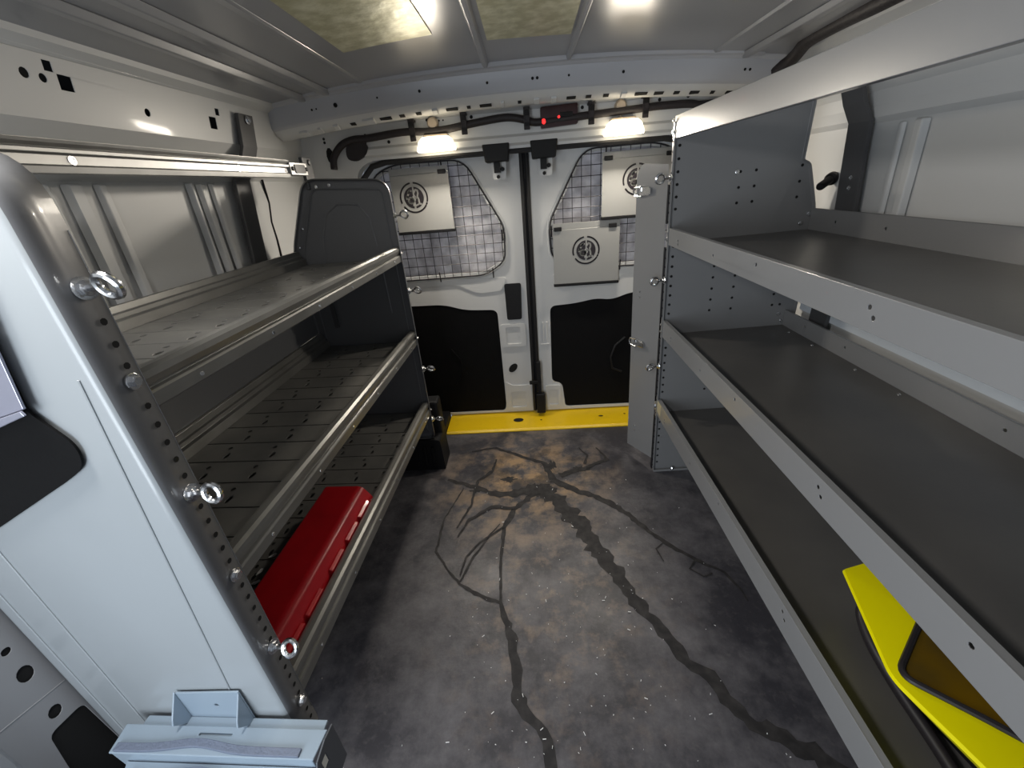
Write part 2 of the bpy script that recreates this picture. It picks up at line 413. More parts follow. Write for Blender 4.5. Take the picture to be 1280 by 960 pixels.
# pillar sheet low on the left, ahead of the shelf unit
def pillar():
    m = MB()
    holes = [circ(.382, .491, .0065), circ(.380, .435, .011, 14, .015), circ(.374, .336, .010, 12, .012), rounded([(.404, .300), (.350, .310), (.338, .22), (.365, .10), (.41, .10)], .012)]
    m.plate([(.10, 0), (.418, 0), (.418, .66), (.10, .66)], holes, .0015, plane='yz', d0=-.864)
    m.tube([(-.8635, .28, .400), (-.8630, .33, .388), (-.8630, .415, .365)], .0018, 6)
    m.prism([(-.866, .255), (-.848, .262), (-.842, .280), (-.850, .30), (-.866, .31)], 0, .66, 'xy')
    MB().plate([(.05, .05), (.416, .05), (.416, .64), (.05, .64)], [], .0004, plane='yz', d0=-.8662).build('cavity_shade', HOLE, wl)  # dark sheet gives the pillar holes their shade
    m.build('pillar_sheet', mat('pillar_grey_paint', (.34, .345, .36), .35, bump=(8, .1)), wl, bevel=.0015)
pillar()
# roof -----------------------------------------------------------------------
def roof_z(x): return 1.437 - .052*(abs(x)/.80)**2.2
m = MB(); xs = [-.80 + 1.63*i/32 for i in range(33)]
prof = [(x, roof_z(x)) for x in xs]
m.sheet(prof[::-1], YF, 1.80, -.004, 'xz'); ceil = m.build('ceiling', ROOF, kind='structure', smooth=True)
def roof_rib(x, w=.010, h=.010, y0=YF, y1=1.62):
    z = roof_z(x)+.001
    m = MB(); m.prism([(x-w, z), (x-w*.5, z-h), (x+w*.5, z-h), (x+w, z)], y0, y1, 'xz'); m.build('roof_rib', ROOF, ceil, bevel=.002)
for x, w, h in ((-.10, .012, .012), (.158, .010, .012), (-.62, .020, .012), (-.70, .016, .014), (.695, .018, .012), (.60, .012, .006), (-.50, .014, .004)): roof_rib(x, w, h)
def pad(pts, z, m_, label):
    mb = MB(); n = 10; P = [Vector(p) for p in pts]; vs = []
    for i in range(n+1):
        a = P[0].lerp(P[1], i/n); b = P[3].lerp(P[2], i/n)
        for p in (a, b): vs.append((p.x, p.y, roof_z(p.x)-.0008))
        for p in (a, b): vs.append((p.x, p.y, roof_z(p.x)-.0030))
    fs = []
    for i in range(n):
        k = 4*i; fs += [(k, k+1, k+5, k+4), (k+2, k+6, k+7, k+3), (k, k+4, k+6, k+2), (k+1, k+3, k+7, k+5)]
    fs += [(0, 2, 3, 1), (4*n, 4*n+1, 4*n+3, 4*n+2)]
    mb.add(vs, fs); tag(mb.build('roof_pad', m_), label, 'roof pad')
pad([(-.43, .72), (-.205, .74), (-.20, 1.25), (-.43, 1.275)], 0, PADM, 'olive foil pad on the roof left of the middle ribs')
pad([(-.078, .70), (.138, .72), (.142, 1.36), (-.075, 1.345)], 0, PADM, 'olive foil pad on the roof between the two middle ribs')
pad([(.225, .72), (.35, .74), (.345, 1.135), (.23, 1.12)], 0, WHITE, 'white pad on the roof right of the middle ribs')

# rear roof bow ----------------------------------------------------------------
def arc_bar(name, sec, x0, x1, drop, n=28, mats=BOW, kind=None, parent=None, bevel=.002, p=2.2):
    m = MB(); k = len(sec); vs = []
    for i in range(n+1):
        x = x0 + (x1-x0)*i/n; dz = -drop*(abs(x)/.86)**p; dy = -.02*(abs(x)/.86)**2
        for y, z in sec: vs.append((x, y+dy, z+dz))
    fs = []
    for i in range(n):
        for j in range(k): fs.append((i*k+j, i*k+(j+1) % k, (i+1)*k+(j+1) % k, (i+1)*k+j))
    fs += [tuple(range(k)), tuple(range(n*k, n*k+k))]
    m.add(vs, fs); return m.build(name, mats, parent, kind=kind, smooth=True)
bow = arc_bar('trim_1', [(1.585, 1.434), (1.590, 1.424), (1.602, 1.418), (1.612, 1.368), (1.622, 1.358), (1.690, 1.352), (1.690, 1.362), (1.63, 1.372), (1.625, 1.434)], -.86, .86, .050, kind='structure')
m = MB()
for x, a in ((-.60, 1.5), (-.32, 1), (-.10, .9), (.045, 1), (.06, 1), (.16, .8), (.33, 1), (.70, .9), (.715, .9), (-.68, .8), (-.665, .6), (-.46, .7)):
    MB().disc((x, 1.6075-.02*(abs(x)/.86)**2-.002, 1.392-.050*(abs(x)/.86)**2.2), (0, -1, -.2), .0045*a, 10).build('punched_hole', HOLE, bow)
# pale perforated flange below the bow
arc_bar('bow_flange', [(1.618, 1.362), (1.632, 1.346), (1.668, 1.333), (1.715, 1.338), (1.715, 1.346), (1.66, 1.350)], -.83, .83, .048, mats=BODY, parent=bow)
rb = random.Random(5)
for i in range(26):
    x = -.74+1.48*i/26; w = rb.choice((.012, .018, .030, .040)); t = rb.random()
    dz = -.048*(abs(x)/.86)**2.2; dy = -.02*(abs(x)/.86)**2
    M = Matrix.Translation((x, 1.6495+dy, 1.3385+dz)) @ Matrix.Rotation(math.atan2(-.013, .036), 4, 'X')
    if t < .62: MB().box(-w/2, w/2, -.007, .007, -.0014, .002, M).build('slot', HOLE, bow)
    else: MB().box(-w/2, w/2, -.016, .012, -.006, .002, M).build('flange_tab', BODY, bow, bevel=.002)
arc_bar('roof_sealant', [(1.572, 1.437), (1.578, 1.427), (1.592, 1.424), (1.60, 1.434)], -.70, .74, .052, mats=BOW, parent=bow)

# rear header and door aperture --------------------------------------------------
m = MB()
op = rounded([(-.66, -.02), (.66, -.02), (.66, 1.215), (-.66, 1.215)], [0, 0, .11, .11], 8)
out = [(-.88, -.02), (.88, -.02), (.88, 1.25), (.82, 1.345), (-.82, 1.345), (-.88, 1.25)]
m.plate(out, [[(x, max(z, -.019)) for x, z in op]], .05, plane='xz', d0=1.79)
# shelf-like top return towards the bow
m.sheet([(1.795, 1.335), (1.765, 1.345), (1.705, 1.352)], -.82, .82, .003, 'yz')
m.prism([(1.79, 1.262), (1.778, 1.252), (1.776, 1.232), (1.79, 1.224)], -.60, .62, 'yz')
wb = m.build('wall_back', BODY, kind='structure', bevel=.004)
m = MB()
for x, z, r in ((-.345, 1.33, .005), (-.18, 1.327, .006), (.225, 1.325, .006), (.50, 1.327, .006), (-.44, 1.255, .006), (-.50, 1.272, .006), (-.585, 1.30, .005), (-.59, 1.275, .005), (.60, 1.33, .006), (-.30, 1.325, .003), (-.285, 1.325, .003)):
    MB().disc((x, 1.7885, z), (0, -1, 0), r, 10).build('punched_hole', HOLE, wb)
for x, z, r, q in ((-.735, 1.243, .014, .028), (-.745, 1.300, .005, .005), (-.745, 1.288, .005, .005)): MB().disc((x, 1.7885, z), (0, -1, 0), r, 10, q).build('punched_hole', HOLE, wb)
m = MB(); m.tube([(-.648, 1.80, z) for z in (.05, .5, 1.0, 1.10)] + [(-.63, 1.80, 1.155), (-.585, 1.80, 1.196), (-.53, 1.80, 1.207)] + [(x, 1.80, 1.209) for x in (-.3, 0, .3)] + [(.53, 1.80, 1.207), (.585, 1.80, 1.196), (.63, 1.80, 1.155), (.648, 1.80, 1.1), (.648, 1.80, .5), (.648, 1.80, .05)], .011, 8)
m.build('trim_2', RUB, smooth=True, kind='structure')

# rear doors ---------------------------------------------------------------------
def mirror(p): return [(-x, z) for x, z in reversed(p)]
winL = rounded([(-.62, .745), (-.19, .748), (-.112, .80), (-.105, .93), (-.245, 1.188), (-.53, 1.190), (-.62, 1.15)], [.04, .05, .03, .04, .05, .06, .05])
trimL = rounded([(-.64, .035), (-.165, .032), (-.155, .06), (-.158, .572), (-.31, .580), (-.40, .612), (-.64, .617)], [.01, .02, .02, .03, .05, .05, .02])
trimR = rounded([(.15, .038), (.64, .035), (.64, .617), (.45, .612), (.372, .585), (.30, .596), (.20, .578), (.088, .574), (.085, .185), (.136, .172)], [.02, .01, .02, .03, .04, .04, .05, .03, .03, .03])
winR = mirror(winL)
def door(name, x0, x1, win, trim):
    m = MB(); m.plate(rounded([(x0, .022), (x1, .022), (x1, 1.206), (x0, 1.206)], .012), [win, trim], .030, plane='xz', d0=1.885)
    d = m.build(name, BODY, kind='structure', bevel=.006)
    m = MB(); m.plate(rect(x0, x1, .022, 1.206), [win], .004, plane='xz', d0=1.955); m.build('outer_skin', BODY, d)
    m = MB(); m.plate(inset(trim, .002), [], .012, plane='xz', d0=1.888); tp = m.build('trim_panel', TRIM, d, bevel=.005)
    # pressed rim round the window
    m = MB(); pts = [(x, 1.884, z) for x, z in inset(win, -.016)]; m.tube(pts, .006, 6, True); m.build('window_rim', BODY, d, smooth=True)
    return d, tp
dL, tL = door('door_1', -.652, -.012, winL, trimL); dR, tR = door('door_2', .024, .652, winR, trimR)
for nm, w in (('window_1', winL), ('window_2', winR)):
    MB().plate(inset(w, -.012), [], .004, plane='xz', d0=1.945).build(nm, PANE, kind='structure')
# pressings on the doors
m = MB(); m.plate(rounded([(-.150, .385), (-.030, .385), (-.030, .50), (-.150, .50)], .012), [rounded([(-.125, .40), (-.055, .40), (-.055, .485), (-.125, .485)], .01)], .006, plane='xz', d0=1.8795); m.build('pressing', BODY, dL, bevel=.002)
m = MB(); m.plate(rounded([(-.150, .035), (-.020, .035), (-.020, .175), (-.115, .175), (-.150, .20)], .014), [rounded([(-.125, .05), (-.05, .05), (-.05, .14), (-.125, .14)], .01)], .006, plane='xz', d0=1.8795); m.build('pressing', BODY, dL, bevel=.002)
m = MB(); m.plate(rounded([(.050, .04), (.130, .04), (.130, .165), (.05, .165)], .012), [rounded([(.068, .055), (.115, .055), (.115, .14), (.068, .14)], .008)], .006, plane='xz', d0=1.8795); m.build('pressing', BODY, dR, bevel=.002)
m = MB(); m.box(.048, .055, 1.880, 1.886, .40, .50); m.box(.066, .073, 1.880, 1.886, .40, .50); m.box(.035, .082, 1.880, 1.886, .385, .392); m.build('pressing', BODY, dR, bevel=.002)
m = MB(); m.plate(rounded([(-.62, .70), (-.33, .70), (-.24, .655), (-.13, .66), (-.10, .72), (-.62, .735)], .02), [], .005, plane='xz', d0=1.8805); m.build('pressing', BODY, dL, bevel=.003)
m = MB(); m.plate(rounded([(.12, .655), (.34, .65), (.42, .70), (.62, .70), (.62, .735), (.10, .72)], .02), [], .005, plane='xz', d0=1.8805); m.build('pressing', BODY, dR, bevel=.003)
m = MB(); m.plate(rounded([(-.114, .522), (-.046, .522), (-.040, .690), (-.116, .690)], .010), [], .008, plane='xz', d0=1.8775); m.build('handle_recess', BLACK, dL, bevel=.002)
m = MB(); m.plate(circ(-.105, .272, .017, 16, .027, -.75), [], .004, plane='xz', d0=1.8825); m.build('access_hole', HOLE, dL)
m = MB(); m.tube([(.43, 1.884, .22), (.385, 1.884, .24), (.375, 1.884, .30), (.395, 1.884, .36), (.44, 1.884, .40)], .006, 6); m.build('pocket_rim', BLACK, tR, smooth=True)
m = MB(); m.tube([(-.40, 1.884, .20), (-.36, 1.884, .25), (-.36, 1.884, .33), (-.40, 1.884, .39)], .003, 6); m.build('pocket_rim', TRIM, tL, smooth=True)
# seal between the doors, with the bolt and lower latch
m = MB(); m.prism([(-.013, 1.905), (-.016, 1.872), (-.006, 1.866), (.004, 1.876), (.012, 1.866), (.024, 1.872), (.024, 1.905)], .03, 1.205, 'xy'); m.build('trim_3', RUB, kind='structure', bevel=.002)
lt = empty('bolt_latch', (.018, 1.86, .03), 'black bolt latch at the foot of the gap between doors', 'latch')
def B(x0, x1, y0, y1, z0, z1, nm, m_, par, bev=.002, lab=None):   # box part in the frame of its own thing
    L = Vector(par.location); return MB().box(x0-L.x, x1-L.x, y0-L.y, y1-L.y, z0-L.z, z1-L.z).build(nm, m_, par, bevel=bev, label=lab)
B(.003, .046, 1.835, 1.866, .032, .140, 'housing', BLACK, lt, .004); B(.010, .030, 1.845, 1.866, .14, .31, 'rod_guide', BLACK, lt, .003); B(-.028, .014, 1.84, 1.852, .195, .212, 'lever', BLACK, lt)
# yellow sill plate
sp = MB(); sp.prism([(1.722, 0), (1.722, .006), (1.735, .012), (1.905, .014), (1.905, 0)], -.452, .56, 'yz'); so = sp.build('sill_plate', YEL, bevel=.002)
tag(so, 'yellow painted sill plate across the foot of the rear doors', 'sill')
m = MB()
for x, y, a, b in ((-.095, 1.81, .026, .018), (.02, 1.80, .005, .005), (.32, 1.81, .012, .006), (.44, 1.82, .005, .005)):
    MB().add([(p, q, .0143) for p, q in circ(x, y, a, 16, b)], [tuple(range(16))]).build('slot_hole', HOLE, so)
# top latches of the doors
for x, lab in ((-.095, 'black upper door latch left of the centre seal'), (.085, 'black upper door latch right of the centre seal')):
    e = empty('door_latch', (x, 1.80, 1.13), lab, 'latch', 'upper door latches')
    m = MB(); m.prism([(-.048, .045), (.040, .045), (.048, .105), (-.055, .105)], 1.772-1.80, 1.86-1.80, 'xz'); m.build('housing', BLACK, e, bevel=.004)
    m = MB(); m.plate(rounded([(-.024, -.015), (.026, -.015), (.030, .05), (-.03, .05)], .01), [circ(0, -.003, .005, 8), circ(.008, .028, .006, 8)], .003, plane='xz', d0=.020+.0005); m.box(-.012, .004, .008, .022, .005, .05); m.build('striker_plate', BODY, e, bevel=.001)
    m = MB(); m.box(-.018, .006, -.004, .018, .008, .046); m.tube([(.014, .016, .02), (.014, .006, .02)], .008, 8); m.tube([(-.004, .017, -.006), (-.004, .010, -.006)], .007, 8); m.build('catch', BLACK, e, bevel=.001)

# mesh guards on the door windows -----------------------------------------------
def clip_line(poly, axis, c):
    ys = []
    for i in range(len(poly)):
        a, b = poly[i-1], poly[i]
        if (a[axis]-c)*(b[axis]-c) < 0:
            t = (c-a[axis])/(b[axis]-a[axis]); ys.append(a[1-axis] + t*(b[1-axis]-a[1-axis]))
    ys.sort(); return ys
def guard(win, lab, cx):
    e = empty('window_guard', (cx, 1.874, .735), lab, 'window guard', 'window guards'); o = inset(win, -.010); P = [(x-cx, z-.735) for x, z in o]
    m = MB(); m.tube([(x, 0, z) for x, z in P], .0032, 6, True); m.build('guard_frame', WIRE, e, smooth=True)
    m = MB(); step = .0385; x = min(p[0] for p in P)+.02
    while x < max(p[0] for p in P):
        y = clip_line(P, 0, x)
        if len(y) >= 2: m.tube([(x, .002, y[0]), (x, .002, y[-1])], .0016, 5)
        x += step
    z = min(p[1] for p in P)+.02
    while z < max(p[1] for p in P):
        y = clip_line(P, 1, z)
        if len(y) >= 2: m.tube([(y[0], -.001, z), (y[-1], -.001, z)], .0016, 5)
        z += step
    m.build('wire_mesh', WIRE, e)
    sg = -1 if cx < 0 else 1
    for x, z in ((.105, .90), (.16, .745), (.40, .742), (.33, 1.195)):
        M = MB(); M.tube([(sg*x-cx, .005, z-.735-.022), (sg*x-cx, -.003, z-.735+.022)], .003, 6); M.build('mounting_clip', WIRE, e)
    return e
guard(winL, 'black wire window guard on left rear door', -.36); guard(winR, 'black wire window guard on right rear door', .36)

# grey cover plates with the round emblem ------------------------------------------
def ribbon(m, pts, w, y, t=.0004):
    for i in range(len(pts)-1):
        a, b = Vector(pts[i]), Vector(pts[i+1]); d = (b-a).normalized(); n = Vector((-d.y, d.x))*w/2; a2 = a-d*w*.25; b2 = b+d*w*.25
        m.plate([a2+n, a2-n, b2-n, b2+n], [], t, plane='xz', d0=y)
def arc(cx, cz, r, a0, a1, n=10): return [(cx+r*math.cos(math.radians(a0+(a1-a0)*i/n)), cz+r*math.sin(math.radians(a0+(a1-a0)*i/n))) for i in range(n+1)]
def cover(x0, x1, z0, z1, y, lab, ex, ez, clips, hs=.026):
    cx = (x0+x1)/2; e = empty('cover_plate', (cx, y, z0), lab, 'panel', 'emblem cover plates'); w = (x1-x0)/2; h = z1-z0
    m = MB(); m.plate(rect(-w, w, .004, h-hs), [], .004, plane='xz', d0=-.004); m.build('plate', COVER, e, bevel=.001)
    m = MB(); m.plate(rect(-w, w, h-hs+.002, h), [], .004, plane='xz', d0=-.001); m.tube([(-w, 0, h-hs), (w, 0, h-hs)], .0022, 6); m.build('hinge_strip', COVER, e, bevel=.001)
    m = MB(); m.box(-w-.002, w+.002, -.010, .004, -.006, .006); m.build('bottom_edge', BLACK, e, bevel=.002)
    for c in clips:
        m = MB(); m.box(c-.016, c+.016, -.010, .006, h-hs-.004, h-hs+.012); m.build('clip', BLACK, e, bevel=.002)
    m = MB(); ex -= cx; ez -= z0; yy = -.0050
    for a0, a1 in ((100, 198), (-18, 84), (215, 325), (-30, -24)):
        ribbon(m, arc(ex, ez, .0555, a0, a1, 16), .0062, yy, .001)
    m.cur = 0
    # black core, split down the middle, with pale glyph strokes on it
    left = [(ex-.002, ez+.041)] + arc(ex, ez, .041, 98, 262, 16) + [(ex-.004, ez-.041)]
    right = [(ex+.004, ez-.041)] + arc(ex, ez, .041, -80, 80, 16) + [(ex+.004, ez+.041)]
    m.plate(left, [], .001, plane='xz', d0=yy); m.plate(right, [], .001, plane='xz', d0=yy)
    m.cur = 1; y2 = yy-.0006
    ribbon(m, arc(ex-.012, ez+.018, .009, 60, 190, 6) + arc(ex-.020, ez, .010, 120, 200, 4), .007, y2)
    ribbon(m, arc(ex-.013, ez-.010, .0105, 0, 360, 14), .007, y2)
    ribbon(m, [(ex-.002, ez+.004), (ex-.004, ez-.03)], .007, y2)
    ribbon(m, [(ex+.003, ez+.02), (ex+.010, ez+.029), (ex+.018, ez+.026), (ex+.019, ez+.016), (ex+.015, ez+.004), (ex+.019, ez-.008), (ex+.020, ez-.024), (ex+.028, ez-.026)], .007, y2)
    ribbon(m, [(ex+.020, ez-.024), (ex+.010, ez-.028), (ex+.003, ez-.030)], .006, y2)
    ribbon(m, [(ex+.002, ez+.012), (ex+.009, ez+.0), (ex+.004, ez-.012)], .003, y2)
    m.build('emblem', [INK, COVER], e)
cover(-.545, -.304, .938, 1.184, 1.866, 'grey emblem plate with round black logo on the left door guard', -.457, 1.074, (.095,))
cover(.110, .392, .672, .930, 1.866, 'lower emblem plate hanging under the right window corner, logo fully in view', .250, .815, (-.12, .11))
cover(.312, .590, .938, 1.180, 1.860, 'upper emblem plate on the right door, logo half hidden by the shelf flap', .452, 1.075, (-.115, .125))

# lamps on the header ---------------------------------------------------------------
for x, lab in ((-.315, 'lit white work lamp left of the red brake light'), (.368, 'lit white work lamp right of the red brake light')):
    e = empty('work_lamp', (x, 1.765, 1.225), lab, 'lamp', 'work lamps on the rear header')
    m = MB(); rings = [(.070, .032, 0), (.072, .034, .006), (.062, .030, .034), (.048, .024, .046)]; n = 24; vs = []
    for a, b, z in rings:
        for j in range(n):
            t = 2*PI*j/n; c, s = math.cos(t), math.sin(t); vs.append((a*math.copysign(abs(c)**.6, c), b*math.copysign(abs(s)**.6, s)-.018, z))
    fs = [(i*n+j, i*n+(j+1) % n, (i+1)*n+(j+1) % n, (i+1)*n+j) for i in range(3) for j in range(n)] + [tuple(range(n)), tuple(range(3*n, 4*n))]
    m.add(vs, fs).build('lamp_shade', LED, e, smooth=True)
    m = MB(); m.box(-.045, .045, -.012, .023, .044, .056); m.build('lamp_base', KNOB, e, bevel=.004)
    m = MB(); m.lathe([(.021, 0), (.021, .012), (.015, .020)], (-.008, .022, .092), (0, -1, 0), 18); m.build('knob', KNOB, e, smooth=True)
    m = MB(); m.tube([(-.008, .015, .08), (-.004, .012, .05)], .005, 6); m.build('stem', KNOB, e)
    l = bpy.data.lights.new('lamp_light', 'AREA'); l.shape = 'RECTANGLE'; l.size = .12; l.size_y = .06; l.energy = 5.0; l.color = (1, .91, .78)
    lo = bpy.data.objects.new('lamp_light', l); COL.objects.link(lo); lo.location = (x, 1.742, 1.222); lo.rotation_euler = (math.radians(-20), 0, 0)
    lo.rotation_euler = (math.radians(-42), 0, 0)
# high level brake light seen from inside
e = empty('brake_light', (.138, 1.765, 1.268), 'dark high brake light with small red lamps on rear header', 'brake light')
m = MB(); m.plate(rounded([(-.066, 0), (.068, .006), (.068, .070), (-.066, .066)], .006), [], .022, plane='xz', d0=0); m.build('housing', SMOKE, e, bevel=.003)
for x, z, r in ((-.055, .022, .009), (.0, .032, .005)):
    m = MB(); m.lathe([(r, 0), (r*.9, .003), (r*.4, .005)], (x, -.0005, z), (0, -1, 0), 12); m.build('red_lens', REDLENS, e)
m = MB(); m.box(.004, .05, -.006, 0, .03, .045); m.build('connector', BLACK, e, bevel=.002)
# cable loom along the header and its clips
def tubed(name, path, r, m_, parent=None, n=10, sub=6):
    P = [Vector(p) for p in path]; out = []
    for i in range(len(P)-1):
        p0 = P[max(i-1, 0)]; p1 = P[i]; p2 = P[i+1]; p3 = P[min(i+2, len(P)-1)]
        for j in range(sub):
            t = j/sub; out.append(.5*((2*p1)+(p2-p0)*t+(2*p0-5*p1+4*p2-p3)*t*t+(3*p1-p0-3*p2+p3)*t**3))
    out.append(P[-1]); return MB().tube(out, r, n).build(name, m_, parent, smooth=True)
lm = empty('cable_loom', (0, 1.772, 1.25), 'black taped cable loom running along the rear header', 'cable')
L0 = Vector((0, 1.772, 1.25))
tubed('cable', [Vector(p)-L0 for p in ((-.720, 1.76, 1.195), (-.712, 1.765, 1.235), (-.675, 1.768, 1.272), (-.628, 1.77, 1.287), (-.57, 1.772, 1.288), (-.44, 1.772, 1.297), (-.345, 1.772, 1.292), (-.27, 1.772, 1.294), (-.19, 1.772, 1.303), (-.09, 1.772, 1.312), (-.035, 1.772, 1.312), (.02, 1.772, 1.300), (.055, 1.772, 1.290), (.13, 1.774, 1.292), (.21, 1.772, 1.296), (.33, 1.772, 1.300), (.42, 1.772, 1.303), (.50, 1.772, 1.306), (.60, 1.772, 1.304), (.64, 1.772, 1.298), (.72, 1.772, 1.302))], .0125, LOOM, lm)
m = MB(); pts = rounded([(-.625, 1.282), (-.665, 1.270), (-.668, 1.225), (-.635, 1.215), (-.590, 1.235), (-.578, 1.262), (-.60, 1.288)], .02)
m.plate([(x, z-1.25) for x, z in pts], [], .012, plane='xz', d0=.003); m.build('grommet', LOOM, lm, bevel=.004)
for i, (x, z, lab) in enumerate(((-.398, 1.297, 'cable clip just left of the left work lamp'), (-.206, 1.304, 'cable clip just right of the left work lamp'), (.022, 1.302, 'cable clip just left of the red brake light'), (.253, 1.300, 'cable clip between the red brake light and right lamp'), (.444, 1.306, 'cable clip just right of the right work lamp'))):
    e = empty('cable_clip', (x, 1.765, z), lab, 'clip', 'cable clips on the rear header')
    m = MB(); m.box(-.011, .011, -.012, -.008, -.034, .036); m.box(-.011, .011, -.012, .024, .028, .036); m.build('strap', LOOM, e, bevel=.002)
    m = MB(); m.box(-.007, .007, -.016, -.011, .010, .026); m.build('buckle', BLACK, e, bevel=.001); m = MB(); m.box(-.008, .008, -.015, -.011, -.022, -.012); m.build('buckle', BLACK, e, bevel=.001)
# thick loom along the right roof edge
tubed('roof_cable', [(.775, 1.55, 1.335), (.795, 1.50, 1.365), (.79, 1.44, 1.385), (.785, 1.36, 1.388), (.78, 1.27, 1.388), (.775, 1.17, 1.385), (.77, 1.0, 1.385), (.765, .7, 1.385)], [.020]*4+[.018]*39, LOOM)
tag(bpy.data.objects['roof_cable'], 'thick black taped cable along the right roof edge', 'cable')

# dark mounting straps on the walls ----------------------------------------------------
def wall_strap(name, path, w, lab, dots, sg):
    e = empty(name, (path[0][0], path[0][1], path[0][2]), lab, 'strap', 'wall mounting straps'); o = Vector(path[0]); vs = []
    m = MB(); n = len(path)
    for p in path:
        p = Vector(p)-o
        for dx, dy in ((0, -w), (0, w), (-sg*.012, w), (-sg*.012, -w)): vs.append((p.x+dx, p.y+dy, p.z))
    fs = [(4*i+j, 4*i+(j+1) % 4, 4*i+4+(j+1) % 4, 4*i+4+j) for i in range(n-1) for j in range(4)] + [(0, 1, 2, 3), tuple(4*n-4+j for j in range(4))]
    m.add(vs, fs).build('strap', DGREY, e, bevel=.002)
    for d in dots: hex_bolt(e, Vector(d)-o, (-sg, 0, 0), .5 if d[2] < 1.2 else 1.1)
wall_strap('mounting_strap', [(-.862, 1.335, .60), (-.864, 1.335, .90), (-.852, 1.36, 1.165), (-.842, 1.40, 1.21), (-.832, 1.42, 1.255), (-.824, 1.43, 1.34)], .036, 'dark steel strap bolted upright to the left wall', [(-.8535, 1.345, 1.035), (-.853, 1.345, 1.01), (-.812, 1.43, 1.325)], -1)
wall_strap('mounting_strap', [(.884, 1.25, .60), (.886, 1.25, .90), (.872, 1.265, 1.172), (.857, 1.28, 1.215), (.844, 1.29, 1.262)], .038, 'dark steel strap bolted upright to the right wall', [(.8665, 1.25, 1.045), (.868, 1.25, 1.02)], 1)
e = empty('wall_peg', (.893, 1.36, 1.045), 'short black peg sticking out of right wall above shelf', 'peg')
m = MB(); m.lathe([(.014, 0), (.017, .004), (.017, .018), (.011, .022), (.011, .075), (.009, .08)], (0, 0, 0), (-.75, -.55, -.25), 16); m.build('peg_body', BLACK, e, smooth=True)

wr.location.x = .022
# aluminium rail on the left ---------------------------------------------------------------
ra = empty('cargo_rail', (-.705, .95, 1.163), 'bright aluminium cargo rail along the left wall', 'rail')
m = MB(); prof = [(0, 0), (.006, 0), (.008, .010), (.003, .012), (.003, .026), (.009, .028), (.009, .034), (.003, .036), (.010, .041), (.012, .046), (0, .048), (-.016, .046), (-.016, .0)]
m.prism(prof, -.47, .425, 'xz'); m.build('rail', ALU, ra, bevel=.0008)
for y in (-.235, .185, .41):
    m = MB(); m.lathe([(.0065, 0), (.0065, .0012), (.004, .0012), (.0035, .0004)], (.003, y, .019), (1, 0, 0), 14); m.build('screw', ZINC, ra)
m = MB(); m.box(-.012, .012, .425, .53, .006, .042); m.build('end_bracket', ALU, ra, bevel=.002)
m = MB(); m.plate(rounded([(.448, .012), (.512, .012), (.512, .036), (.448, .036)], .006), [], .003, plane='yz', d0=.0122); m.build('end_slot', DGREY, ra, bevel=.001)
for y in (.436, .522):
    m = MB(); m.lathe([(.006, 0), (.006, .004)], (.012, y, .024), (1, 0, 0), 8); m.build('screw', BLACK, ra)
m = MB(); m.box(-.006, .006, .525, .585, -.035, .06); m.lathe([(.010, 0), (.008, .006)], (.006, .562, .045), (1, 0, 0), 10); m.build('hanger_plate', DGREY, ra, bevel=.004)

# ================================================================== LEFT SHELF UNIT
LA = math.radians(1.719)
lu = empty('shelving_unit', (-.435, 1.478, 0), 'grey three tier shelving unit with eye bolts along the left wall', 'shelving', None, -LA)
panL = rounded([(-.385, .154), (0, .154), (0, 1.166), (-.285, 1.182), (-.385, .935)], [.02, .03, .060, .045, .06], 8)
m = MB(); pan(m, panL, -1.090, -1.042, .013, 1); near = m.build('end_panel', [NEARP, LGREY], lu, smooth=True, solid=.0016, label='near end panel, grey face in a lit tone, flange in a shaded tone')
# the flange strip of the near panel, same paint in a shaded tone, with punched holes
m = MB(); m.cur = 1; m.tube([(-.0006, -1.043, z) for z in (.22, .6, 1.09)], .0012, 4)
m.mi = [0]*len(m.mi)
for i in range(34):
    z = .185 + .0262*i
    if min(abs(z-q) for q in (1.034, .926, .761, .603, .43, .269)) < .016: continue
    m.disc((.0021, -1.056, z), (1, 0, 0), .0042, 8)
m.build('flange', [LGREY, HOLE], near)
# creases on the face
for pts in (((-.022, .944), (-.082, .335)), ((-.292, .92), (-.292, .20)), ((-.352, .90), (-.352, .18))):
    m = MB(); m.tube([(x, -1.0905, z) for x, z in pts], .0016, 6); m.build('crease', NEARP, near)
panF = rounded([(-.385, .154), (0, .154), (0, 1.140), (-.280, 1.160), (-.385, .925)], [.02, .03, .05, .045, .06], 8)
m = MB(); pan(m, panF, 0, -.016, .010); farp = m.build('end_panel', LGREY, lu, smooth=True, solid=.0016, label='dark grey far end panel')
m = MB(); m.tube([(-.285, -.001, .86), (-.265, -.001, .98), (-.235, -.001, 1.05), (-.19, -.001, 1.078), (-.12, -.001, 1.072), (-.09, -.001, 1.03), (-.082, -.001, .92), (-.08, -.001, .70)], .0035, 8); m.build('pressed_arch', LGREY, farp, smooth=True)
m = MB(); m.tube([(p[0], -.003, p[1]) for p in inset(panF, .030)], .0028, 6, True); m.build('pressed_rim', LGREY, farp, smooth=True)
m = MB(); m.tube([(p[0], -.0165, p[1]) for p in panF], .0022, 6, True); m.build('rim_edge', ALU, farp, smooth=True)
for z, q in ((1.034, .35), (.761, -.15), (.430, -.55)): eye_bolt(lu, (.0012, -1.058, z), (1, -.12, .06), q)
for z in (.926, .603, .269): hex_bolt(lu, (.0012, -1.058, z), (1, 0, 0), .95)
for z in (1.03, .779, .472, .245): eye_bolt(lu, (.001, -.008, z), (1, -.15, .05), .5)
for z in (.909, .60, .29): hex_bolt(lu, (.001, -.008, z), (1, 0, 0), .6)
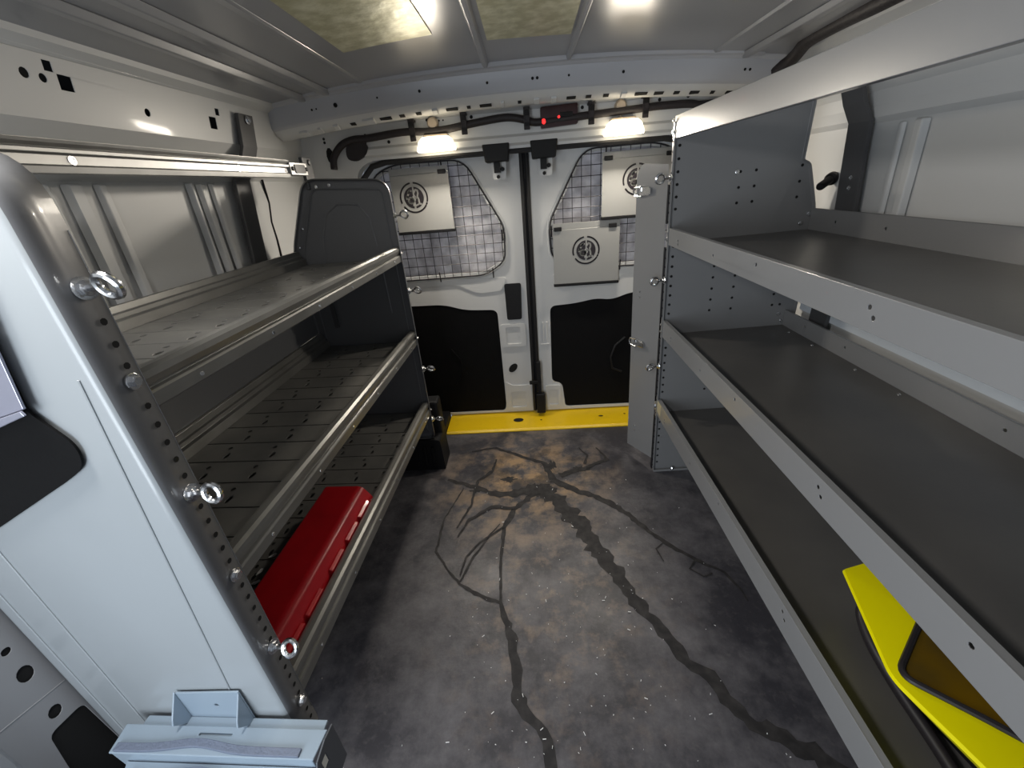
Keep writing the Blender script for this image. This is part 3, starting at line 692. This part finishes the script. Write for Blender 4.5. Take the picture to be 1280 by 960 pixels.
for x, z in ((-.245, 1.135), (-.20, 1.137), (-.33, 1.01), (-.36, .95)): hex_bolt(lu, (x, -.004, z), (0, -1, 0), .5)
def left_shelf(zt, hb, backz, slots, vb=-.365):
    """zt: top of the front lip, hb: its height, floor just below the top of the lip"""
    zf = zt-hb+.012; u0, u1 = -1.042, -.012
    m = MB(); n = 14; w = (u1-u0)/n
    for k in range(n):
        a = u0+k*w+.0016; b = u0+(k+1)*w-.0016; c = (a+b)/2; hs = []
        for v in (-.065, -.16, -.27) if slots else ():
            hs.append(circ(v, c+.016, .0055, 8)); hs.append(circ(v+.012, c-.014, .0055, 8, .011))
        m.plate([(vb, a), (-.030, a), (-.030, b), (vb, b)], hs, .003, plane='xy', d0=zf-.003)
    m.box(vb, -.03, u0, u1, zf-.012, zf-.0105)
    sh = m.build('shelf', DECK, lu, bevel=.0007)
    # rolled front lip
    h = hb; t = zt
    prof = [(-.030, t-h+.010), (-.030, t-.010), (-.027, t-.003), (-.020, t), (-.009, t), (-.003, t-.004), (-.002, t-.012), (-.005, t-h*.42), (-.009, t-h*.46), (-.009, t-h*.52), (-.004, t-h*.56), (-.002, t-h*.62), (-.002, t-h+.002), (-.004, t-h), (-.020, t-h)]
    m = MB(); m.prism(prof, u0, u1, 'xz'); m.build('front_lip', LIPM, sh, bevel=.0006)
    for k in range(6): MB().lathe([(.0035, 0), (.003, .0012)], (-.002, u0+.08+k*.175, t-h*.8), (1, 0, 0), 8).build('rivet', ZINC, sh)
    # stepped back rail
    hz = backz-zf
    m = MB(); m.sheet([(vb+.022, zf), (vb+.020, zf+hz*.42), (vb+.010, zf+hz*.48), (vb+.009, zf+hz*.66), (vb+.004, zf+hz*.72), (vb+.002, backz), (vb-.008, backz)], u0, u1, .002, 'xz'); m.build('back_rail', LIPM, sh, bevel=.0006)
    return sh
left_shelf(.932, .050, .940, True); left_shelf(.630, .055, .640, True); left_shelf(.328, .062, .36, True)
m = MB(); m.plate(rect(-1.04, -.02, .64, .885), [], .002, plane='yz', d0=-.376); m.build('back_panel', LGREY, lu)
m = MB(); m.plate(rect(-1.04, -.02, .36, .57), [], .002, plane='yz', d0=-.376); m.build('back_panel', LGREY, lu)
m = MB(); m.box(-.30, -.286, -.020, -.012, .66, .84); m.build('upright', DGREY, lu); 
for z in (.83, .80, .765): hex_bolt(lu, (-.293, -.020, z), (0, -1, 0), .45)
# black moulded wheel arch cover under the unit
wa = empty('wheel_arch_cover', (-.60, 1.25, 0), 'black plastic wheel arch cover under the far end of left shelves', 'wheel arch')
m = MB(); m.prism(rounded([(-.20, 0), (.192, 0), (.186, .15), (.16, .152), (-.20, .152)], [0, .01, .03, .02, 0]), .20, .31, 'xz'); m.prism(rounded([(-.20, 0), (-.04, 0), (-.05, .15), (-.20, .15)], .01), -.85, .20, 'xz'); m.build('cover', BLACK, wa, bevel=.008)
for x in (.075, .115, .15):
    m = MB(); m.box(x-.006, x+.006, .192, .201, .03, .12); m.build('rib', BLACK, wa, bevel=.003)
m = MB(); m.box(.12, .186, .26, .33, .0, .30); m.box(.0, .146, .33, .645, .0, .045); m.box(-.20, .12, .26, .33, 0, .55); m.build('corner_trim', BLACK, wa, bevel=.01)

# grey wall holder on the near panel: black backing plate with a folded tray -----------------
M_L = Matrix.Translation((-.435, 1.478, 0)) @ Matrix.Rotation(-LA, 4, 'Z')
hd = empty('tool_holder', tuple(M_L @ Vector((-.18, -1.092, .80))), 'grey folded tool holder with black backing plate at left edge', 'holder', None, -LA)
O2 = Vector((-.18, -1.092, .80))
m = MB(); m.plate([(x+.18, z-.80) for x, z in rounded([(-.33, .70), (-.105, .815), (-.072, .835), (-.065, .865), (-.098, .912), (-.064, 1.10), (-.33, 1.10)], [0, .02, .03, .02, .01, 0, 0])], [], .003, plane='xz', d0=-.0045); m.build('backing_plate', TRIM, hd, bevel=.001)
m = MB(); m.plate([(x+.18, z-.80) for x, z in ((-.33, .855), (-.088, .918), (-.050, 1.10), (-.33, 1.10))], [circ(-.088+.18, 1.0-.80, .005, 10)], .003, plane='xz', d0=-.012)
m.plate([(-.15, .030), (.094, .112), (.092, .118), (-.15, .055)], [], .003, plane='xz', d0=-.016); m.build('tray', mat('tray_steel', (.36, .37, .46), .3, .5), hd, bevel=.001)

# fold-down step hooked to the foot of the near panel ----------------------------------------
st = empty('folding_step', tuple(M_L @ Vector((-.16, -1.092, .154))), 'pale blue folding step with wavy rubber treads below left end panel', 'step', None, -LA)
def SB(m): return m
m = MB()     # U-shaped channel bracket
m.plate([(-.02, .110), (.10, .110), (.10, .212), (-.02, .204)], [circ(.045, .170, .004, 8)], .003, plane='xz', d0=-.004)
for x in (-.02, .097):
    m.plate([(-.004, .125), (-.012, .128), (-.032, .160), (-.028, .170), (-.004, .208)], [], .003, plane='yz', d0=x)
m.build('channel_bracket', BLUEG, st, bevel=.001)
m = MB(); m.plate([(-.126, -.020), (.244, -.020), (.240, -.062), (-.120, -.062)], [rect(.02, .08, -.034, -.030)], .004, plane='xy', d0=.134); m.build('top_plate', BLUEG, st, bevel=.0015)
m = MB(); m.plate([(-.100, -.062), (.236, -.062), (.232, -.11), (-.07, -.11)], [], .004, plane='xy', d0=.108); m.plate([(-.10, .03), (.236, .03), (.236, .134), (-.12, .134)], [], .003, plane='xz', d0=-.0605); m.box(-.10, .236, -.060, -.004, .126, .133); m.build('lower_plate', BLUEG, st, bevel=.0015)
m = MB(); m.plate([(-.010, .03), (-.010, .134), (-.035, .139), (-.064, .134), (-.085, .09), (-.085, .03)], [rect(-.058, -.044, .095, .118)], .003, plane='yz', d0=.2445); m.build('end_cap', mat('dark_step_steel', (.10, .11, .125), .4), st, bevel=.001)
m = MB(); m.box(.2445, .2465, -.057, -.045, .096, .117); m.build('slot', WHITE, st)
def wavy(y0, z, x0, x1, amp, cx):
    m = MB(); n = 36; vs = []
    for i in range(n+1):
        x = x0+(x1-x0)*i/n; b = amp*math.exp(-((x-cx)/.055)**2)
        for dy, dz in ((-.006, 0), (.006, 0), (.006, .005), (-.006, .005)): vs.append((x, y0+dy+b, z+dz))
    fs = [(4*i+j, 4*i+(j+1) % 4, 4*i+4+(j+1) % 4, 4*i+4+j) for i in range(n) for j in range(4)] + [(0, 1, 2, 3), tuple(4*n+j for j in range(4))]
    m.add(vs, fs).build('rubber_tread', STRIPM, st, bevel=.001)
wavy(-.0545, .138, -.112, .215, .009, .03); wavy(-.085, .112, -.08, .20, .012, .04)

# red case on the bottom left shelf -----------------------------------------------------------
rc = empty('tool_case', tuple(M_L @ Vector((-.105, -.79, .279))), 'long red plastic tool case on the bottom left shelf', 'case', None, -LA)
m = MB(); m.prism(rounded([(-.066, 0), (.066, 0), (.070, .028), (.066, .034), (-.066, .034)], .003), -.235, .235, 'xz'); m.build('case_body', RED, rc, bevel=.003)
m = MB(); m.prism(rounded([(-.068, .0345), (.068, .0345), (.066, .040), (.048, .068), (.036, .074), (-.062, .074), (-.068, .068)], [.001, .001, .003, .004, .006, .005, .005]), -.233, .233, 'xz'); m.build('case_lid', RED, rc, bevel=.002)
for y in (-.19, -.11, .0, .09, .17):
    m = MB(); m.prism([(.066, .020), (.0735, .022), (.0735, .046), (.064, .050)], y-.032, y+.032, 'xz'); m.build('latch_tab', RED, rc, bevel=.002)
# scraps beside it
for i, (v, u, a, lab) in enumerate(((-.245, -.735, .4, 'white paper scrap farthest from the eye bolt on bottom left shelf'), (-.250, -.785, 1.0, 'white paper scrap in the middle on bottom left shelf'), (-.240, -.815, .2, 'white paper scrap closest to the near panel on bottom left shelf'))):
    P = M_L @ Vector((v, u, .2795)); m = MB(); m.plate(rounded([(-.012, -.004), (.0, -.007), (.010, .001), (.006, .006), (-.004, .002)], .002), [], .0012, plane='xy', d0=0)
    o = m.build('paper_scrap', PAPER, loc=tuple(P)); o.rotation_euler.z = a; tag(o, lab, 'scrap', 'paper scraps')

# ================================================================== RIGHT SHELF UNIT
RT = math.radians(-1.25)
ru = empty('shelving_unit', (.460, 1.385, 0), 'tall grey three tier shelving unit along the right wall', 'shelving', None, 0, RT)
RY0 = -1.335   # local y of the near end
def zpt(y, z): return (y, z)
panR = rounded([(0, 0), (.425, 0), (.440, .93), (.392, 1.08), (.372, 1.09), (.375, 1.245), (0, 1.232)], [.004, .01, .06, .02, .004, .02, .012])
m = MB(); pan(m, panR, 0, -.014, .004); m.cur = 1
for zs, xs_ in (((1.16, .99), (.018, .20, .245, .375)), ((.88, .66), (.020, .155, .225, .36, .385)), ((.565, .36), (.018, .17)), ((.26, .04), (.016,))):
    for x in xs_:
        n = int((zs[0]-zs[1])/.0285) if x < .1 else int((zs[0]-zs[1])/.034)
        for i in range(n+1):
            z = zs[0]-(zs[0]-zs[1])*i/max(n, 1)
            if x > .15 and z > 1.1: continue
            m.disc((x, -.0022, z), (0, -1, 0), .0042, 8)
rpan = m.build('end_panel', [PANEL, HOLE], ru, smooth=True, solid=.0016)
m = MB(); m.box(-.0025, -.0008, -.013, -.001, .02, 1.22); m.cur = 1
for i in range(44): m.disc((-.003, -.007, .03+.0272*i), (-1, 0, 0), .0036, 6)
m.build('flange', [PANEL, HOLE], rpan)
for z0, z1 in ((.01, .26), (.345, .57), (.65, .88), (.95, 1.06)): MB().box(-.0075, -.0035, -.006, .006, z0, z1).build('gap_shadow', RUB, rpan, label='black strip for the shaded gap by the flap')  # dark strips stand in for the shade in the gap beside the flap
m = MB(); m.tube([(.30, -.002, .17), (.02, -.002, .16)], .002, 6); m.build('crease', PANEL, rpan)
m = MB(); pan(m, panR, RY0, RY0+.014, .004); m.build('end_panel', PANEL, ru, smooth=True, solid=.0016)
def right_shelf(zt, h, depth, back_top, name='shelf'):
    zf = zt-h+.006; y1 = -.004
    m = MB(); m.box(.012, depth, RY0+.003, y1, zf-.003, zf); sh = m.build(name, RDECK, ru, bevel=.0008)
    holes = []
    m = MB(); m.plate(rect(RY0+.003, y1, zt-h, zt), [circ(y, z, .0036, 8) for y, z in ((-.10, zt-h*.55), (-.10, zt-h*.75), (-.55, zt-.016), (-.845, zt-.018), (-.855, zt-.030), (-1.1, zt-.018), (-.35, zt-h*.6))], .002, plane='yz', d0=0.)
    m.box(.001, .013, RY0+.003, y1, zt-.0025, zt-.0005); m.box(.012, .0135, RY0+.003, y1, zt-.012, zt-.0005)
    m.sheet([(.001, zt-h+.001), (.030, zt-h+.001)], RY0+.003, y1, .0015, 'xz')
    m.build('front_lip', PANEL, sh, bevel=.0012)
    m = MB(); m.plate(rect(RY0+.003, y1, zf-.01, back_top), [circ(y, zf+.03, .0035, 8) for y in (-.12, -.30, -.72, -1.0)], .002, plane='yz', d0=depth); m.box(depth, depth+.006, RY0+.003, y1, back_top-.0015, back_top); m.build('back_rail', PANEL, sh, bevel=.001)
    return sh, zf
s3, z3 = right_shelf(.938, .050, .425, .955); s2, z2 = right_shelf(.640, .058, .405, .640); s1, z1 = right_shelf(.333, .064, .405, .33)
# top rail
m = MB(); m.plate(rect(RY0+.003, -.004, 1.178, 1.234), [], .002, plane='yz', d0=0.)
m.box(.001, .016, RY0+.003, -.004, 1.178, 1.1805); m.box(.001, .016, RY0+.003, -.004, 1.2315, 1.234); m.build('top_rail', PANEL, ru, bevel=.0012)
for z in (.925, .905, .625, .600, .318, .292, 1.222, 1.195): hex_bolt(ru, (-.003, -.007, z), (-1, 0, 0), .55)
for z in (1.078, .777, .470): eye_bolt(ru, (-.003, -.007, z), (-1, -.2, .0), -.2)
for x, y, z in ((.40, -.003, z3+.02), (.42, -.003, z3+.045), (.40, -.003, z2+.015), (.385, -.003, z2+.04), (.19, -.003, 1.075), (.375, -.003, .035)): hex_bolt(ru, (x, y, z), (0, -1, 0), .6)
hex_bolt(ru, (.075, -.014, .012), (0, -1, 0), .7)
for y in (-.08, -.20, -.38, -.52): hex_bolt(ru, (.385, y, z2), (0, 0, 1), .4)
m = MB(); m.box(0, .19, -.016, -.014, -.000, .010); m.build('foot_flange', PANEL, ru, bevel=.001)
m = MB(); m.plate(rect(-.055, -.006, .285, .330), [], .0006, plane='yz', d0=-.0012); m.build('tape_patch', TAPE, s1, label='tan tape on the lip end')
# hinged flap folded back towards the doors
FA = math.radians(118)
M = Matrix.Translation((-.006, .004, 0)) @ Matrix.Rotation(FA, 4, 'Z')
flo = rounded([(0, .058), (.142, .050), (.134, 1.095), (.112, 1.125), (0, 1.115)], [0, 0, .02, .02, 0])
m = MB(); m.plate(flo, [], .002, M, 'xz', 0.); m.cur = 1
for z in (.72, .70, .16, .14): m.lathe([(.004, 0), (.003, .002)], M @ Vector((.10, .0025, z)), M.to_3x3() @ Vector((0, 1, 0)), 8)
flap = m.build('hinged_flap', [PANEL, ZINC], ru, bevel=.0008, label='grey hinged flap with two toggle latches')
for z in (1.045, .528):
    m = MB(); m.box(.070, .112, .002, .010, z-.013, z+.013, M); m.tube([M @ Vector((a, .012, z+b)) for a, b in ((.10, .015), (.132, .012), (.138, 0), (.132, -.012), (.10, -.015))], .003, 6)
    m.box(.060, .090, .010, .014, z-.009, z+.009, M); m.lathe([(.006, 0), (.006, .012)], M @ Vector((.105, .006, z)), (0, 0, 1), 8); m.build('toggle_latch', ZINC, flap, bevel=.001)

# yellow bag on the bottom right shelf --------------------------------------------------------
bg = empty('tool_bag', (.65, .42, .278), 'yellow bag with amber window and black base on bottom right shelf', 'bag')
def loft(name, rings, m_, par, smooth=True, cap=True):
    n = len(rings[0]); m = MB(); vs = [p for r in rings for p in r]
    fs = [(i*n+j, i*n+(j+1) % n, (i+1)*n+(j+1) % n, (i+1)*n+j) for i in range(len(rings)-1) for j in range(n)]
    if cap: fs += [tuple(reversed(range(n))), tuple(range((len(rings)-1)*n, len(rings)*n))]
    return m.add(vs, fs).build(name, m_, par, smooth=smooth)
top = rounded([(-.074, .161), (.02, .185), (.12, .17), (.15, -.10), (.10, -.30), (-.06, -.28), (-.100, -.144), (-.131, -.034)], [.006, .03, .05, .06, .05, .05, .03, .02], 6)
def bz(x, y): return .095 + .012*math.cos(x*9)*math.cos(y*5)
r0 = [(x*.62+.025, y*.90, .002) for x, y in top]; r1 = [(x*.66+.025, y*.93, .03) for x, y in top]; r2 = [(x*.78+.015, y*.96, .062) for x, y in top]
loft('bag_base', [r0, r1, r2], BLACK, bg)
r3 = [(x*.88+.008, y*.98, .066) for x, y in top]; r4 = [(x, y, bz(x, y)-.006) for x, y in top]; r5 = [(x*.985, y*.985, bz(x, y)) for x, y in top]; r6 = [(x*.5, y*.5, bz(x*.5, y*.5)+.004) for x, y in top]; r7 = [(x*.05, y*.05, bz(0, 0)+.005) for x, y in top]
loft('bag_top', [r3, r4, r5, r6, r7], YVINYL, bg)
win = rounded([(-.124, -.034), (-.020, .052), (.10, .10), (.13, -.08), (.05, -.20), (-.03, -.120)], [.022, .02, .05, .05, .03, .05], 6)
m = MB(); k = len(win)
w0 = [(x, y, bz(x, y)+.0065) for x, y in win]; w1 = [(x*.5+.0, y*.5-.02, bz(x*.5, y*.5)+.0085) for x, y in win]; w2 = [(x*.05+.02, y*.05-.03, bz(.02, 0)+.0088) for x, y in win]
loft('bag_window', [w0, w1, w2], AMBER, bg)
MB().tube([(x, y, z+.0005) for x, y, z in w0], .0048, 8, True).build('piping', PIPING, bg, smooth=True)
tubed('handle_strap', [(-.045, .12, .045), (-.066, .10, .050), (-.078, .06, .040), (-.080, .0, .026), (-.080, -.08, .018), (-.085, -.16, .014), (-.09, -.24, .012)], .010, PIPING, bg)
m = MB(); m.tube([(.01, -.10, bz(.01, -.1)+.010), (.035, -.135, bz(.03, -.13)+.011), (.055, -.18, bz(.05, -.18)+.011)], [.002, .005, .003], 6); m.build('fold', PIPING, bg)

# ================================================================== LIGHT AND CAMERA
W = bpy.data.worlds.new('daylight'); SC.world = W; W.use_nodes = True
bgN = W.node_tree.nodes['Background']; bgN.inputs[0].default_value = (.80, .88, 1.0, 1); bgN.inputs[1].default_value = .20
def area(name, loc, target, sx, sy, e, col):
    l = bpy.data.lights.new(name, 'AREA'); l.shape = 'RECTANGLE'; l.size = sx; l.size_y = sy; l.energy = e; l.color = col
    o = bpy.data.objects.new(name, l); COL.objects.link(o); o.location = loc
    o.rotation_euler = (Vector(target)-Vector(loc)).to_track_quat('-Z', 'Y').to_euler(); return o
area('cab_door_daylight', (-.66, -.52, .66), (.15, .6, .40), .45, .75, 6.8, (.84, .92, 1.0))
area('dome_lamp', (-.50, .30, 1.385), (-.02, .22, .35), .14, .14, 4.0, (1, .97, .93))
area('windscreen_daylight', (.30, -1.05, .95), (.1, .9, .4), .9, .5, 1.0, (.95, .96, 1.0))

f = 516.6
yv = Vector((15, -253, f)).normalized(); zv = -Vector((88, 1060, f)).normalized(); zv = (zv - yv*zv.dot(yv)).normalized(); xv = zv.cross(yv)
if xv.x < 0: xv = -xv
# columns: camera right, up, back in world axes (camera space: x right, y down, z forward)
right = Vector((xv.x, yv.x, zv.x)); up = -Vector((xv.y, yv.y, zv.y)); back = -Vector((xv.z, yv.z, zv.z))
cam = bpy.data.cameras.new('camera'); co = bpy.data.objects.new('camera', cam); COL.objects.link(co)
Mx = Matrix((right, up, back)).transposed().to_4x4(); Mx.translation = (0, 0, 1.10); co.matrix_world = Mx
cam.sensor_fit = 'HORIZONTAL'; cam.sensor_width = 36; cam.lens = f/1280*36; cam.clip_start = .01
SC.camera = co
vs = SC.view_settings; vs.view_transform = 'Standard'; vs.look = 'None'; vs.gamma = 1; vs.use_curve_mapping = False; vs.exposure = .60
